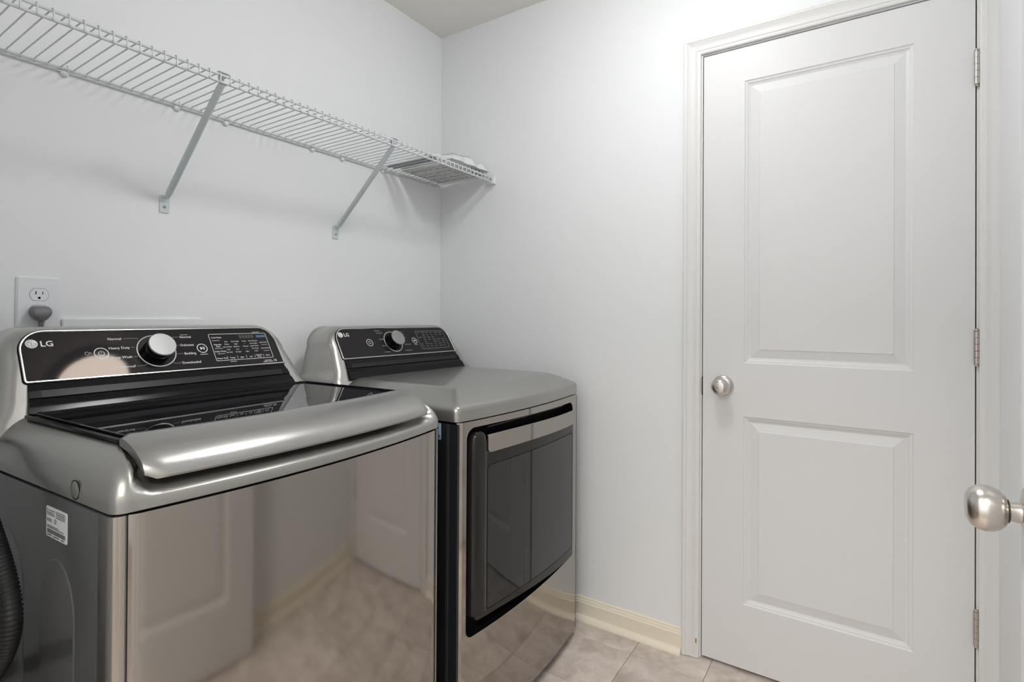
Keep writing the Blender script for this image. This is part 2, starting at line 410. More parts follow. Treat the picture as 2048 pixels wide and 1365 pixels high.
panel_door(d1, DX1-DX0, [(1.3067-DX0, 1.7516-DX0, 1.0086-DB, 1.9338-DB), (1.3067-DX0, 1.7516-DX0, .2209-DB, .8344-DB)])
knob(d1, 'y', (1.243-DX0, 0, .931-DB), -1)
box('latch_plate', (-.0028, -.0006, .893-DB), (.0004, .022, .957-DB), 'matteblack', d1)  # coloured black for the shade in the gap at the latch
box('strike_plate', (-.0062, -.0010, .897-DB), (-.0034, .001, .953-DB), 'hinge', d1, .0003, 1)
for z in (1.8285, 1.0805, .3335):
    hx, hy = DX1+.0022-DX0, -.0058
    prof = []
    L = .089
    for i in range(5):
        z0 = z-DB-L/2+i*L/5; prof += [(.0048, z0), (.0060, z0+.0008), (.0060, z0+L/5-.0008), (.0048, z0+L/5)]
    h = lathe('hinge', prof, 'hinge', d1, 16, 'z', (hx, hy, 0), 30)
    lathe('hinge_pin', [(.0035, z-DB-L/2-.006), (.0048, z-DB-L/2-.003), (.0035, z-DB-L/2), (.0035, z-DB+L/2), (.0056, z-DB+L/2+.001), (.0050, z-DB+L/2+.005), (.002, z-DB+L/2+.007)], 'hinge', h, 14, 'z', (hx, hy, 0), 40)
    box('hinge_leaf', (hx-.0012, hy, z-DB-L/2), (hx+.0012, .03, z-DB+L/2), 'hinge', h)
# open entry door, parallel to the right wall
XF, YE, WE = 1.807, -.925, .905
d2 = sroot('door_2', 'open white two-panel entry door swung back toward the side wall', 'door', (XF, YE, DB))
d2.rotation_euler = (0, 0, -math.pi/2)
panel_door(d2, WE, [(.13, WE-.13, 1.0086-DB, 1.9338-DB), (.13, WE-.13, .2209-DB, .8344-DB)])
knob(d2, 'y', (.0600, 0, .918-DB), -1)
box('latch_plate', (-.0006, .006, .888-DB), (.0006, .029, .945-DB), 'hinge', d2)

# ------------------------------------------------------------------ ceiling lamps
def dome_lamp(name, label, loc, r=.165):
    t = thing(name, label, 'ceiling lamp', loc)
    prof = [(r*math.sin(math.radians(a)), -.030-.085*math.cos(math.radians(a))) for a in (0.5, 12, 24, 36, 48, 60, 72, 82, 90)]
    lathe('lamp_shade', prof, 'lamp', t, 48, 'z', (0, 0, 0), 60)
    lathe('rim', [(r+.002, -.034), (r+.010, -.030), (r+.010, -.012), (r-.03, 0), (r-.06, 0)], 'nickel', t, 48, 'z', (0, 0, 0), 30)
    lathe('finial', [(.001, -.136), (.007, -.132), (.008, -.126), (.004, -.120), (.010, -.116), (.010, -.1145)], 'nickel', t, 20, 'z', (0, 0, 0), 40)
    return t
dome_lamp('ceiling_lamp', 'flush dome ceiling lamp with warm glass over the laundry room', (1.17, -.755, RZ), .14)
# ------------------------------------------------------------------ appliances: shared pieces
HW = .344                                    # half width
def bow(y, B): return B*(y/HW)**2
def plan(xb, xf, hw, B, r=.03, rb=.02, ny=28):
    """ccw cabinet outline seen from above with a bowed front and rounded corners: list of (x,y)"""
    pts = []
    def corner(cx, cy, rr, a0, n=6):
        for k in range(n+1):
            a = math.radians(a0+90*k/n); pts.append((cx+rr*math.cos(a), cy+rr*math.sin(a)))
    corner(xb+rb, -hw+rb, rb, 180)
    e = xf-bow(hw-r, B)
    corner(e-r, -hw+r, r, 270)
    for i in range(1, ny):
        y = -hw+r+(2*hw-2*r)*i/ny; pts.append((xf-bow(y, B), y))
    corner(e-r, hw-r, r, 0)
    corner(xb+rb, hw-rb, rb, 90)
    return pts
# console panel frame: point on the sloped plane, y across, s up the slope, h off the plane
P0 = Vector((.18, 0, 1.022)); PD = Vector((-.06, 0, .097)).normalized(); PN = Vector((PD.z, 0, -PD.x))
def PP(y, s, h=0): return P0 + PD*s + PN*h + Vector((0, y-.005, 0))
def xfr(z): return .18+(1.022-z)*(.06/.097)
def ptext(items, h=.0012):
    """items: list of (string, y, s, size, align, bold) -> joined flat lettering on the console panel"""
    vs = []; fs = []
    for s_, y, s, size, al, bo in items:
        v, f = text2d(s_, size, al, bo); b = len(vs)
        vs += [PP(y+a, s+c, h) for a, c in v]; fs += [tuple(b+i for i in q) for q in f]
    return vs, fs
def pbars(items, h=.0012):
    vs = []; fs = []
    for (y0, s0, y1, s1, wd) in items:
        d = Vector((y1-y0, s1-s0)).normalized(); n = Vector((-d.y, d.x))*wd/2; b = len(vs)
        for (a, c) in ((y0-n.x, s0-n.y), (y1-n.x, s1-n.y), (y1+n.x, s1+n.y), (y0+n.x, s0+n.y)): vs.append(PP(a, c, h))
        fs.append((b, b+1, b+2, b+3))
    return vs, fs
def join(*ds):
    vs = []; fs = []
    for v, f in ds:
        b = len(vs); vs += v; fs += [tuple(b+i for i in q) for q in f]
    return vs, fs
def pring(y, s, r0, r1, h=.0012, n=40, a0=0, a1=360):
    vs = []; fs = []; full = (a1-a0 == 360)
    for k in range(n+(0 if full else 1)):
        a = math.radians(a0+(a1-a0)*k/n)
        for r in (r0, r1): vs.append(PP(y+r*math.cos(a), s+r*math.sin(a), h))
    m = len(vs)//2
    for k in range(n): fs.append((2*k, 2*k+1, 2*((k+1) % m)+1, 2*((k+1) % m)))
    return vs, fs
def pdisc(y, s, r, h, n=28): return [PP(y+r*math.cos(2*math.pi*k/n), s+r*math.sin(2*math.pi*k/n), h) for k in range(n)], [tuple(range(n))]
def pframe(pts, wd, h=.0012):
    q = inset2(pts, wd); n = len(pts)
    return [PP(a, b, h) for a, b in pts]+[PP(a, b, h) for a, b in q], [(i, (i+1) % n, n+(i+1) % n, n+i) for i in range(n)]
def plathe(name, prof, y, s, m, parent, n=40, smooth=35):
    vs = []; fs = []
    for r, h in prof:
        for k in range(n):
            a = 2*math.pi*k/n; vs.append(PP(y+r*math.cos(a), s+r*math.sin(a), h))
    for i in range(len(prof)-1):
        for k in range(n): fs.append((i*n+k, i*n+(k+1) % n, (i+1)*n+(k+1) % n, (i+1)*n+k))
    fs.append(tuple(range(n))); fs.append(tuple((len(prof)-1)*n+k for k in range(n)))
    return obj(name, vs, fs, m, parent, smooth)

def console(root, dryer):
    c = None
    # arch outline (y,z): base flare, leaning sides, big top corners
    half = [(.341, .925), (.340, .950), (.336, .966), (.331, .972), (.325, .982), (.320, .995), (.315, 1.02), (.309, 1.045), (.304, 1.062)]
    R = .066; cy, cz = .304-R+.002, 1.062
    for a in range(8, 91, 8): half.append((cy+R*math.cos(math.radians(a)), cz+R*math.sin(math.radians(a))))
    half += [(cy, 1.128), (.17, 1.1285), (.085, 1.129)]
    arch = half + [(0, 1.129)] + [(-y, z) for y, z in reversed(half)]
    n = len(arch)
    def inn(d):
        out = []
        for i, (y, z) in enumerate(arch):
            a = Vector(arch[max(0, i-1)]); b = Vector(arch[min(n-1, i+1)]); t = (b-a).normalized(); nn = Vector((-t.y, t.x))
            q = Vector((y, z)) + nn*d
            if z < .926: q.y = z
            out.append((q.x, q.y))
        return out
    loops = []
    back = inn(.006); loops.append([Vector((.018, y-.005, z)) for y, z in back])
    loops.append([Vector((.026, y-.005, z)) for y, z in arch])
    r = .024
    for ph in (0, 18, 36, 54, 72, 90):
        a = math.radians(ph); o = inn(r*(1-math.cos(a)))
        loops.append([Vector((xfr(z)-.001-r*(1-math.sin(a)), y-.005, z)) for y, z in o])
    slab_o = slab('console', loops, 'console', root, 40)
    c = slab_o
    # frame + glass on the sloped face
    hb, ht = .2805, .2765
    o = rrect(-hb, hb, 0, .1165, (.007, .007, .046, .046), 10)
    # lean sides a little so the frame is wider at the foot
    o = clean([(y*(1-(.004/.28)*(s/.1165)), s) for y, s in o])
    oi = inset2(o, .0042)
    def L(pts, h): return [PP(y, s, h) for y, s in pts]
    o_out = inset2(o, -.0018)
    slab('panel_seam', [L(o_out, -.004), L(o_out, .0006), L(o, .0006)], 'matteblack', c, 30)
    slab('panel_frame', [L(o, -.006), L(o, .0024), L(inset2(o, .0012), .0034), L(inset2(o, .0030), .0034), L(oi, .0016), L(oi, -.004)], 'chrome', c, 30, False, False)
    slab('control_panel', [L(oi, -.004), L(oi, .0006), L(inset2(oi, .0006), .0010)], 'panelglass', c, 30)
    # black lower trim with its ledge, between the silver cheeks
    tz = [(1.0235, None), (1.0215, .0005), (1.0165, .0015), (1.0095, .0030), (1.0085, .0058), (.9965, .0066), (.9955, .0040), (.9890, .0046), (.9865, .0076), (.9800, .0086), (.9640, .0090), (.9640, None)]
    prof = [(.150 if d is None else xfr(z)+d, z) for z, d in tz]
    pw = [.274, .2755, .2765, .2775, .2775, .2795, .2795, .2810, .2815, .2830, .2860, .2860]
    vs = [(x, -w_-.005, z) for (x, z), w_ in zip(prof, pw)]+[(x, w_-.005, z) for (x, z), w_ in zip(prof, pw)]
    k = len(prof); fs = [(i, (i+1) % k, k+(i+1) % k, k+i) for i in range(k)]+[tuple(range(k)), tuple(range(k, 2*k))]
    obj('lower_trim', vs, fs, 'black', c, 28)
    ts = [(1.0090, .0062), (.9965, .0072)]
    vs = [Vector((xfr(z)+d, y, z)) for z, d in ts for y in (-.266, .254)]
    vs += [v-Vector((.002, 0, 0)) for v in vs]
    obj('trim_strip', vs, [(0, 1, 3, 2), (4, 6, 7, 5), (0, 4, 5, 1), (2, 3, 7, 6), (0, 2, 6, 4), (1, 5, 7, 3)], 'stripgrey', c)
    # silver cheeks that run down beside the trim
    # logo
    yl, sl = (-.2565, .0862) if not dryer else (-.2540, .0915)
    lv = pdisc(yl, sl, .0098, .0012, 32)
    lt = ptext([('LG', yl+.0128, sl-.0066, .0178, 'LEFT', .018)])
    v, f = join(lv, lt); obj('logo', v, f, 'print', c)
    v, f = join(pring(yl, sl, .0066, .0074, .0015, 30, 75, 360), pbars([(yl-.0003, sl+.0036, yl-.0003, sl-.0036, .0010), (yl-.0003, sl-.0036, yl+.0026, sl-.0036, .0010), (yl+.0030, sl, yl+.0070, sl, .0008)], .0015), pdisc(yl-.0036, sl+.0030, .0010, .0015, 12))
    obj('logo_face', v, f, 'printdark', c)
    # knob with its ring
    ky, ks = (-.0355, .0575)
    plathe('knob_ring', [(.0415, .0006), (.0415, .0018), (.0395, .0022), (.0385, .0016), (.0385, .0006)], ky, ks, 'chrome', c, 48)
    plathe('knob_dish', [(.0385, .0008), (.0385, .0014), (.030, .0012)], ky, ks, 'black', c, 48)
    kb = plathe('knob', [(.0290, .001), (.0285, .022), (.0282, .0285)], ky, ks, 'black', c, 48)
    plathe('knob_cap', [(.0282, .0285), (.0290, .0288), (.0290, .0315), (.0278, .0328), (.0, .0330)], ky, ks, 'knobcap', kb, 48)
    # buttons
    py, ps = -.1445, .0578; qy, qs = (.0685, .0590) if not dryer else (.0735, .0578)
    v, f = join(pring(py, ps, .0120, .0137), pring(py, ps, .0048, .0058, .0012, 28, 115, 425), pbars([(py, ps+.0010, py, ps+.0072, .0011)]))
    obj('power_button', v, f, 'print', c)
    v, f = join(pring(qy, qs, .0110, .0127), ([PP(qy-.0045, qs-.0045, .0012), PP(qy+.0012, qs, .0012), PP(qy-.0045, qs+.0045, .0012)], [(0, 1, 2)]), pbars([(qy+.0026, qs-.0042, qy+.0026, qs+.0042, .0013), (qy+.0052, qs-.0042, qy+.0052, qs+.0042, .0013), (qy-.009, qs-.0168, qy+.009, qs-.0168, .0012)]))
    obj('start_button', v, f, 'print', c)
    yb = .002 if dryer else 0
    bx = rrect(.0935+yb, .2525+yb, .0205, .0985, (.004,)*4, 4)
    v, f = pframe(clean(bx), .0011); obj('display_outline', v, f, 'printdim' if dryer else 'print', c)
    sz = .0085
    if not dryer:
        left = [('Normal', -.100, .0895), ('Heavy Duty', -.0885, .0665), ('Deep Wash', -.0885, .0430), ('Waterproof', -.0875, .0195)]
        right = [('Normal', .0235, .0895), ('Delicates', .0195, .0672), ('Bedding', .0228, .0440), ('Downloaded', .0115, .0195)]
        lines = ([(-.097, .0925, -.0705, .0925, .0007), (-.0705, .0925, -.0665, .0905, .0007), (-.086, .0695, -.0785, .0695, .0007), (-.086, .0460, -.0770, .0460, .0007), (-.085, .0222, -.0680, .0222, .0007), (-.068, .0222, -.0640, .0255, .0007),
                                      (-.0105, .0925, .0215, .0925, .0007), (.0045, .0700, .0175, .0700, .0007), (.0060, .0470, .0210, .0470, .0007), (-.0045, .0225, .0095, .0225, .0007), (-.0045, .0225, -.0085, .0265, .0007)])
        groups = [lines[0:2], lines[2:3], lines[3:4], lines[4:6], lines[6:7], lines[7:8], lines[8:9], lines[9:11]]
        for (a, y, s, al), g in zip([q+('RIGHT',) for q in left]+[q+('LEFT',) for q in right], groups):
            v, f = ptext([(a, y, s, sz, al, .006)]); obj('cycle_name', v, f, 'print', c)
            v, f = pbars(g); obj('leader_line', v, f, 'printdim', c)
        v, f = pbars([(.026, .0985, .044, .0985, .0016)]); obj('small_print', v, f, 'printdim', c)
        s2 = .0058
        cols = [(.1335, ['Hot', 'Warm', 'Semi Warm', 'Cold', 'Tap Cold']), (.1580, ['Extra High', 'High', 'Medium', 'Low', 'No Spin']), (.1830, ['Heavy', '\u2022', 'Normal', '\u2022', 'Light']), (.2080, ['Add Garment', 'Rinse+Spin', 'Speed Wash', 'Tub Clean', 'Cold'])]
        it = []
        for y, rows in cols:
            for k_, t in enumerate(rows): it.append((t, y, .0735-k_*.0078, s2*.82, 'CENTER', .004))
        it += [('Cold Wash', .0985, .0858, s2, 'LEFT', .01), ('Remote', .1095, .0655, s2, 'CENTER', .01), ('Start', .1095, .0600, s2, 'CENTER', .01), ('Delay Wash', .1110, .0455, s2, 'CENTER', .01)]
        for y, t in ((.1100, 'Water Plus'), (.1375, 'Temp.'), (.1630, 'Spin'), (.1880, 'Soil')): it.append((t, y, .0255, s2, 'CENTER', .008))
        it += [('Special', .2120, .0295, s2, 'CENTER', .006), ('Care', .2120, .0243, s2, 'CENTER', .006), ('Signal', .2370, .0275, s2*.9, 'CENTER', .004), ('Stain Care', .2375, .0675, s2*.9, 'CENTER', .004), ('Extra Rinse', .2380, .0495, s2*.9, 'CENTER', .004)]
        v, f = ptext([('10', .2485, .0085, .0100, 'LEFT', .01)]); obj('warranty_badge', v, f, 'print', c)
        it += [('INVERTER', .2330, .0115, .0045, 'CENTER', .004), ('DIRECT DRIVE', .2320, .0075, .0045, 'CENTER', .004)]
        bars = [(.098, .0790, .118, .0790, .0008), (.099, .0560, .120, .0560, .0008), (.101, .0405, .121, .0405, .0008), (.229, .0615, .247, .0615, .0007), (.230, .0430, .248, .0430, .0007), (.215, .1015, .236, .1015, .001), (.128, .0165, .145, .0165, .001)]
        bars += [(y, .0245, y, .0325, .0008) for y in (.1240, .1510, .1755, .2000, .2245)]
        v, f = join(ptext(it), pbars(bars)); obj('display_print', v, f, 'print', c)['kind'] = 'stuff'
        v, f = join(ptext([('TurboWash', .2235, .0866, .0052, 'LEFT', .010)], .0014)); obj('turbo_print', v, f, mat('light_blue_print', (.18, .45, .75), .5), c)
        v, f = pbars([(.2215, .0883, .2495, .0883, .0080)], .0011); obj('turbo_badge', v, f, mat('navy_badge', (.012, .05, .12), .5), c)
        v, f = pbars([(.177+k_*.0085, .0835, .177+k_*.0085, .0935, .0058) for k_ in range(5)], .0011); obj('display_digits', v, f, mat('dim_display', (.06, .058, .05), .3), c)
        v, f = join(pring(-.1700, .0590, .0030, .0042), pbars([(-.1650, .0610, -.1620, .0575, .0016)])); obj('lock_icon', v, f, 'printdim', c)
    else:
        random.seed(11)
        bars = []
        for s, y0 in ((.104, -.105), (.0945, -.100), (.0690, -.098), (.0430, -.095), (.0175, -.095)): bars.append((y0, s, y0+random.uniform(.022, .034), s, .0042))
        for s, y0 in ((.0430, .012), (.0190, .006)): bars.append((y0, s, y0+.034, s, .0035))
        for r_ in range(7):
            for k_ in range(6):
                if random.random() < .82: y0 = .102+k_*.0245; bars.append((y0, .0905-r_*.0098, y0+random.uniform(.010, .019), .0905-r_*.0098, .0030))
        v, f = pbars(bars); obj('cycle_names', v, f, 'printfaint', c)['kind'] = 'stuff'
        v, f = pbars([(.006, .0965, .030, .0965, .0035), (.010, .0850, .030, .0850, .0095), (.010, .0710, .036, .0710, .0035)]); obj('blue_names', v, f, mat('faint_blue_print', (.03, .085, .15), .5), c)
    return c

def cover(root, name, xb, xf, B, levels, scoop, z0=0):
    """moulded top: levels = [(z, side inset, front inset, scoop amount)], scoop(y) 0..1 in front"""
    loops = []
    for z, si, fi, sc in levels:
        base = plan(xb+min(si, .01), xf-fi, HW-si, B, max(.008, .020-.10*si), .015, 48)
        L = []
        for x, y in base:
            if x > xf-fi-.12 and sc: x = x-sc*scoop(y)
            L.append(Vector((x, y, z+z0)))
        loops.append(L)
    return slab(name, loops, 'silver', root, 50)

# ------------------------------------------------------------------ washing machine
def sm(a, b, x):
    t = max(0, min(1, (x-a)/(b-a))); return t*t*(3-2*t)
WM = thing('washing_machine', 'graphite top-load washing machine with black glass lid', 'washing machine', (.12, -1.263, 0), math.radians(2.6))
WXF, WB = .709, .034
pl = plan(.012, WXF-.003, HW, WB, .016, .02, 40)
slab('cabinet', [[Vector((x, y, z)) for x, y in pl] for z in (.03, .884)], 'side', WM, 40)
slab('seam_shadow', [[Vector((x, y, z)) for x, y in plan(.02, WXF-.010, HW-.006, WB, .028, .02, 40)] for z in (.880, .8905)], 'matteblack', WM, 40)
# wrapped front panel
def front_panel(root, XF, B, z0, z1, hole=None, hw=HW-.0184, dip=.004):
    ys = []; n = 60
    for i in range(n+1): ys.append(-hw+2*hw*i/n)
    if hole:
        y0, y1 = hole['y0'], hole['y1']; r = hole['r']
        for k in range(9):
            a = math.radians(90*k/8); ys += [y0+r*(1-math.cos(a)), y1-r*(1-math.cos(a))]
        ys += [y0-1e-5, y1+1e-5]
    ys = sorted(set(round(y, 6) for y in ys))
    bm = bmesh.new()
    def edge(y):
        d = hw-abs(y); return dip*(1-min(1, d/dip))**2*.9
    def X(y): return XF-bow(y, B)-edge(y)
    zz = [z0, z0+.004, z1-.004, z1]
    cols = []
    for y in ys:
        x = X(y)
        if hole and y0-1e-9 <= y <= y1+1e-9:
            def cr(rr):
                d = min(y-y0, y1-y); return rr-math.sqrt(max(0, rr*rr-(rr-d)**2)) if d < rr else 0
            lo = hole['zb'](y)+cr(hole['rb']); hi = hole['zt'](y)-cr(r)
            cols.append((y, x, [z0, lo], [hi, z1]))
        else: cols.append((y, x, [z0, z1], None))
    def strip(c0, c1, a0, a1):
        v = [bm.verts.new((c0[1], c0[0], a0[0])), bm.verts.new((c1[1], c1[0], a1[0])), bm.verts.new((c1[1], c1[0], a1[1])), bm.verts.new((c0[1], c0[0], a0[1]))]
        bm.faces.new(v)
    for c0, c1 in zip(cols, cols[1:]):
        if c0[3] is None and c1[3] is None: strip(c0, c1, c0[2], c1[2])
        elif c0[3] is not None and c1[3] is not None: strip(c0, c1, c0[2], c1[2]); strip(c0, c1, c0[3], c1[3])
    bmesh.ops.remove_doubles(bm, verts=bm.verts[:], dist=2e-5)
    ret = bmesh.ops.extrude_face_region(bm, geom=bm.faces[:])
    for v in [g for g in ret['geom'] if isinstance(g, bmesh.types.BMVert)]: v.co.x -= .004
    return bm_obj('front_panel', bm, 'steel', root, 30)
front_panel(WM, WXF+.0012, WB, .045, .8850)
cs = plan(.012, WXF-.003, HW+.0009, WB, .016, .02, 40)
for a0, a1 in ((7, 14), (53, 60)):
    seg = cs[a0:a1]; sd_ = [(seg[0][0]-.022, seg[0][1])] if a0 == 7 else [(seg[-1][0]-.022, seg[-1][1])]  # side extension stands in for a reflection on the cabinet corner
    seg = sd_+seg if a0 == 7 else seg+sd_
    vs = [(x+.0009, y, z) for z in (.045, .8846) for x, y in seg]; n_ = len(seg)
    vs += [(x-.002, y*.995, z) for z in (.045, .8846) for x, y in seg]
    fs = [(i, i+1, n_+i+1, n_+i) for i in range(n_-1)]+[(2*n_+i, 3*n_+i, 3*n_+i+1, 2*n_+i+1) for i in range(n_-1)]
    obj('corner_strip', vs, fs, 'steelsoft', WM, 50)
for sg in (-1, 1):
    yc = sg*(HW-.0176); xe = WXF-bow(yc, WB)-.0024
    box('panel_groove', (xe-.006, yc-.0008, .045), (xe, yc+.0008, .8848), 'charcoal', WM)
box('toe_kick', (.60, -.31, .0), (WXF-.055, .31, .05), 'matteblack', WM)
lv = [(.8874, .004, .004, 0), (.8882, .0008, .0008, 0), (.902, 0, 0, 0), (.9055, .0005, .0005, .003), (.909, .001, .001, .009), (.9125, .0018, .0025, .020), (.917, .003, .005, .034), (.923, .0050, .0085, .048), (.931, .0085, .0145, .056), (.939, .0140, .024, .055), (.947, .0215, .036, .052), (.954, .030, .049, .048), (.960, .040, .063, .042), (.9645, .050, .078, .034), (.9665, .060, .092, .024), (.9670, .075, .112, 0)]
cover(WM, 'top_cover', .014, WXF, WB, lv, lambda y: sm(.316, .298, abs(y-.004)))
lathe('cover_plug', [(.0125, 0), (.0125, -.0009), (.0118, -.0013), (.0, -.0013)], 'silver', WM, 28, 'y', (.563, -HW+.0008, .9045), 30)
lathe('cover_plug_groove', [(.0140, 0), (.0140, -.0005), (.0125, -.0005)], 'matteblack', WM, 28, 'y', (.563, -HW+.0004, .9045), 30)
console(WM, False)
# lid: black frame, glass, curved metal handle
LX0, LX1, LYc, LH = .232, .619, .002, .300
lid = None
def lidloop(d, z, front=0):
    o_ = sub(clean(rrect(LX0+d, LX1-d+front, LYc-LH+d, LYc+LH-d, (.012, .012, .012, .012), 5)), .02)
    return [Vector((x-bow(y-LYc, .032)*sm(LX0+.05, LX1-.02, x), y, z)) for x, y in o_]
lid = slab('lid', [lidloop(-.004, .9655), lidloop(-.004, .9705), lidloop(0, .9722)], 'black', WM, 30)
slab('lid_glass', [lidloop(.007, .9715), lidloop(.007, .9742), lidloop(.0085, .9752)], 'lidglass', lid, 20)
hp = [(.606, .9745), (.611, .9778), (.620, .9775), (.632, .9748), (.645, .9702), (.658, .9645), (.670, .9578), (.680, .9512), (.6875, .9450), (.6930, .9385), (.6965, .9320), (.6978, .9270), (.6960, .9235), (.6910, .9245), (.6800, .9340), (.6600, .9460), (.635, .9570), (.606, .9640)]
HE = .303
loops = []
for i in range(49):
    y = -HE+2*HE*i/48; t = i/48
    e = min(t, 1-t)*2*HE; sh = .004*(1-min(1, e/.006))**2
    cx, cz = .655, .956
    L = []
    for x, z in hp:
        k = (1-sh/.02)
        xx = cx+(x-cx)*k - bow(y, .032)
        L.append(Vector((xx, y+LYc, cz+(z-cz)*k)))
    loops.append(L)
slab('lid_handle', loops, 'handle', lid, 40)
# rating label with its print
sy = -HW-.0006
lab = slab('rating_label', [[Vector((x, sy+.0008, z)) for x, z in clean(rrect(.4675, .5400, .8205, .8655, (.003,)*4, 4))], [Vector((x, sy, z)) for x, z in clean(rrect(.4675, .5400, .8205, .8655, (.003,)*4, 4))]], 'sticker', WM, 30)
random.seed(3); vs = []; fs = []
def lr(x0, x1, z0, z1):
    b = len(vs); vs.extend([(x0, sy-.0003, z0), (x1, sy-.0003, z0), (x1, sy-.0003, z1), (x0, sy-.0003, z1)]); fs.append((b, b+1, b+2, b+3))
for r_, (z, xa, xb_) in enumerate(((.8595, .478, .499), (.8560, .471, .496), (.8532, .471, .498), (.8605, .503, .534), (.8578, .503, .534), (.8551, .503, .534), (.8524, .503, .534), (.8462, .471, .488), (.8438, .471, .489), (.8365, .471, .512), (.8342, .471, .530))):
    x = xa
    while x < xb_: d = random.uniform(.0012, .0040); lr(x, min(xb_, x+d), z, z+.0015); x += d+.0010
x = .4715
while x < .5335:
    d = random.uniform(.0003, .0011); lr(x, x+d, .8262, .8325); x += d+random.uniform(.0003, .0008)
for xa, xb_ in ((.471, .488), (.494, .514), (.520, .530)): lr(xa, xb_, .8228, .8245)
obj('label_print', vs, fs, 'printdark', lab)['kind'] = 'stuff'
def sv(pts): return [Vector((a, sy-.0004, b)) for a, b in pts]
for (cx, cz, r0, r1) in ((.5005, .8468, .0022, .0034), (.4735, .8605, .0004, .0016)):
    rv = []; rf = []; b = 0
    for k in range(24):
        a = 2*math.pi*k/24
        for r in (r0, r1): rv.append((cx+r*math.cos(a), sy-.0004, cz+r*math.sin(a)))
    for k in range(24): rf.append((b+2*k, b+2*k+1, b+2*((k+1) % 24)+1, b+2*((k+1) % 24)))
    obj('label_mark', rv, rf, 'printdark', lab)
# pressed arches in the side panel
def arch2(cx, hw, ztop, zb):
    pts = [(cx-hw, zb), (cx+hw, zb)]
    for k in range(17):
        a = math.radians(180*k/16); pts.append((cx+hw*math.cos(a), ztop-hw*1.35+hw*1.35*math.sin(a)))
    return pts
for cx, hw, zt in ((.506, .062, .794), (.309, .075, .801)):
    o = arch2(cx, hw, zt, .07)
    i1 = inset2(o, .0035); i2 = inset2(o, .0070)
    slab('pressed_arch', [[Vector((a, -HW+.001, b)) for a, b in o], [Vector((a, -HW-.0012, b)) for a, b in i1], [Vector((a, -HW-.0004, b)) for a, b in i2]], 'side', WM, 20)

# ------------------------------------------------------------------ dryer
DR = thing('clothes_dryer', 'graphite clothes dryer with dark glass front door', 'clothes dryer', (.065, -.459, -.008+.008), math.radians(-.3))
DZ = -.008
DXF, DBW = .726, .026
pl = plan(.012, DXF-.062, HW-.006, .001, .004, .012, 40)
slab('cabinet', [[Vector((x, y, z)) for x, y in pl] for z in (.035, .874)], 'sideblack', DR, 40)
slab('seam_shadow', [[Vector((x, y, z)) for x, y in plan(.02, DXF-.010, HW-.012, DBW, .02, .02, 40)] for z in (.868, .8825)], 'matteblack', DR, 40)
OY0, OY1 = -.309, .2865
ozb = lambda y: .309+.006*sm(-.3, .28, y)
ozt = lambda y: .861-.004*sm(-.3, .28, y)
front_panel(DR, DXF, DBW, .040, .8785, dict(y0=OY0, y1=OY1, r=.030, rb=.022, zb=ozb, zt=ozt), HW-.009, .010)
for sg in (-1, 1):
    box('cabinet_flange', (DXF-.0622, min(sg*(HW-.006), sg*.316), .035), (DXF-.0285, max(sg*(HW-.006), sg*.316), .874), 'sideblack', DR)
box('side_edge_strip', (DXF-.062, -HW+.0042, .045), (DXF-.057, -HW+.006, .874), 'handle', DR)
box('toe_kick', (.60, -.315, .0), (DXF-.05, .315, .05), 'matteblack', DR)
lv = [(.8808, .003, .003, 0), (.8816, 0, 0, 0), (.905, .0005, .0005, 0), (.9150, .0018, .0025, 0), (.9195, .0055, .007, 0), (.9235, .012, .014, 0), (.9330, .033, .034, 0), (.9430, .055, .056, 0), (.9515, .0745, .0755, 0), (.9545, .0825, .083, 0), (.9562, .090, .090, 0), (.9570, .100, .100, 0)]
cover(DR, 'top_cover', .014, DXF, DBW, [(z, si if i < 4 else si*.95, fi, 0) for i, (z, si, fi, _) in enumerate(lv)], lambda y: 0)
dc = console(DR, True); dc.location.z = DZ
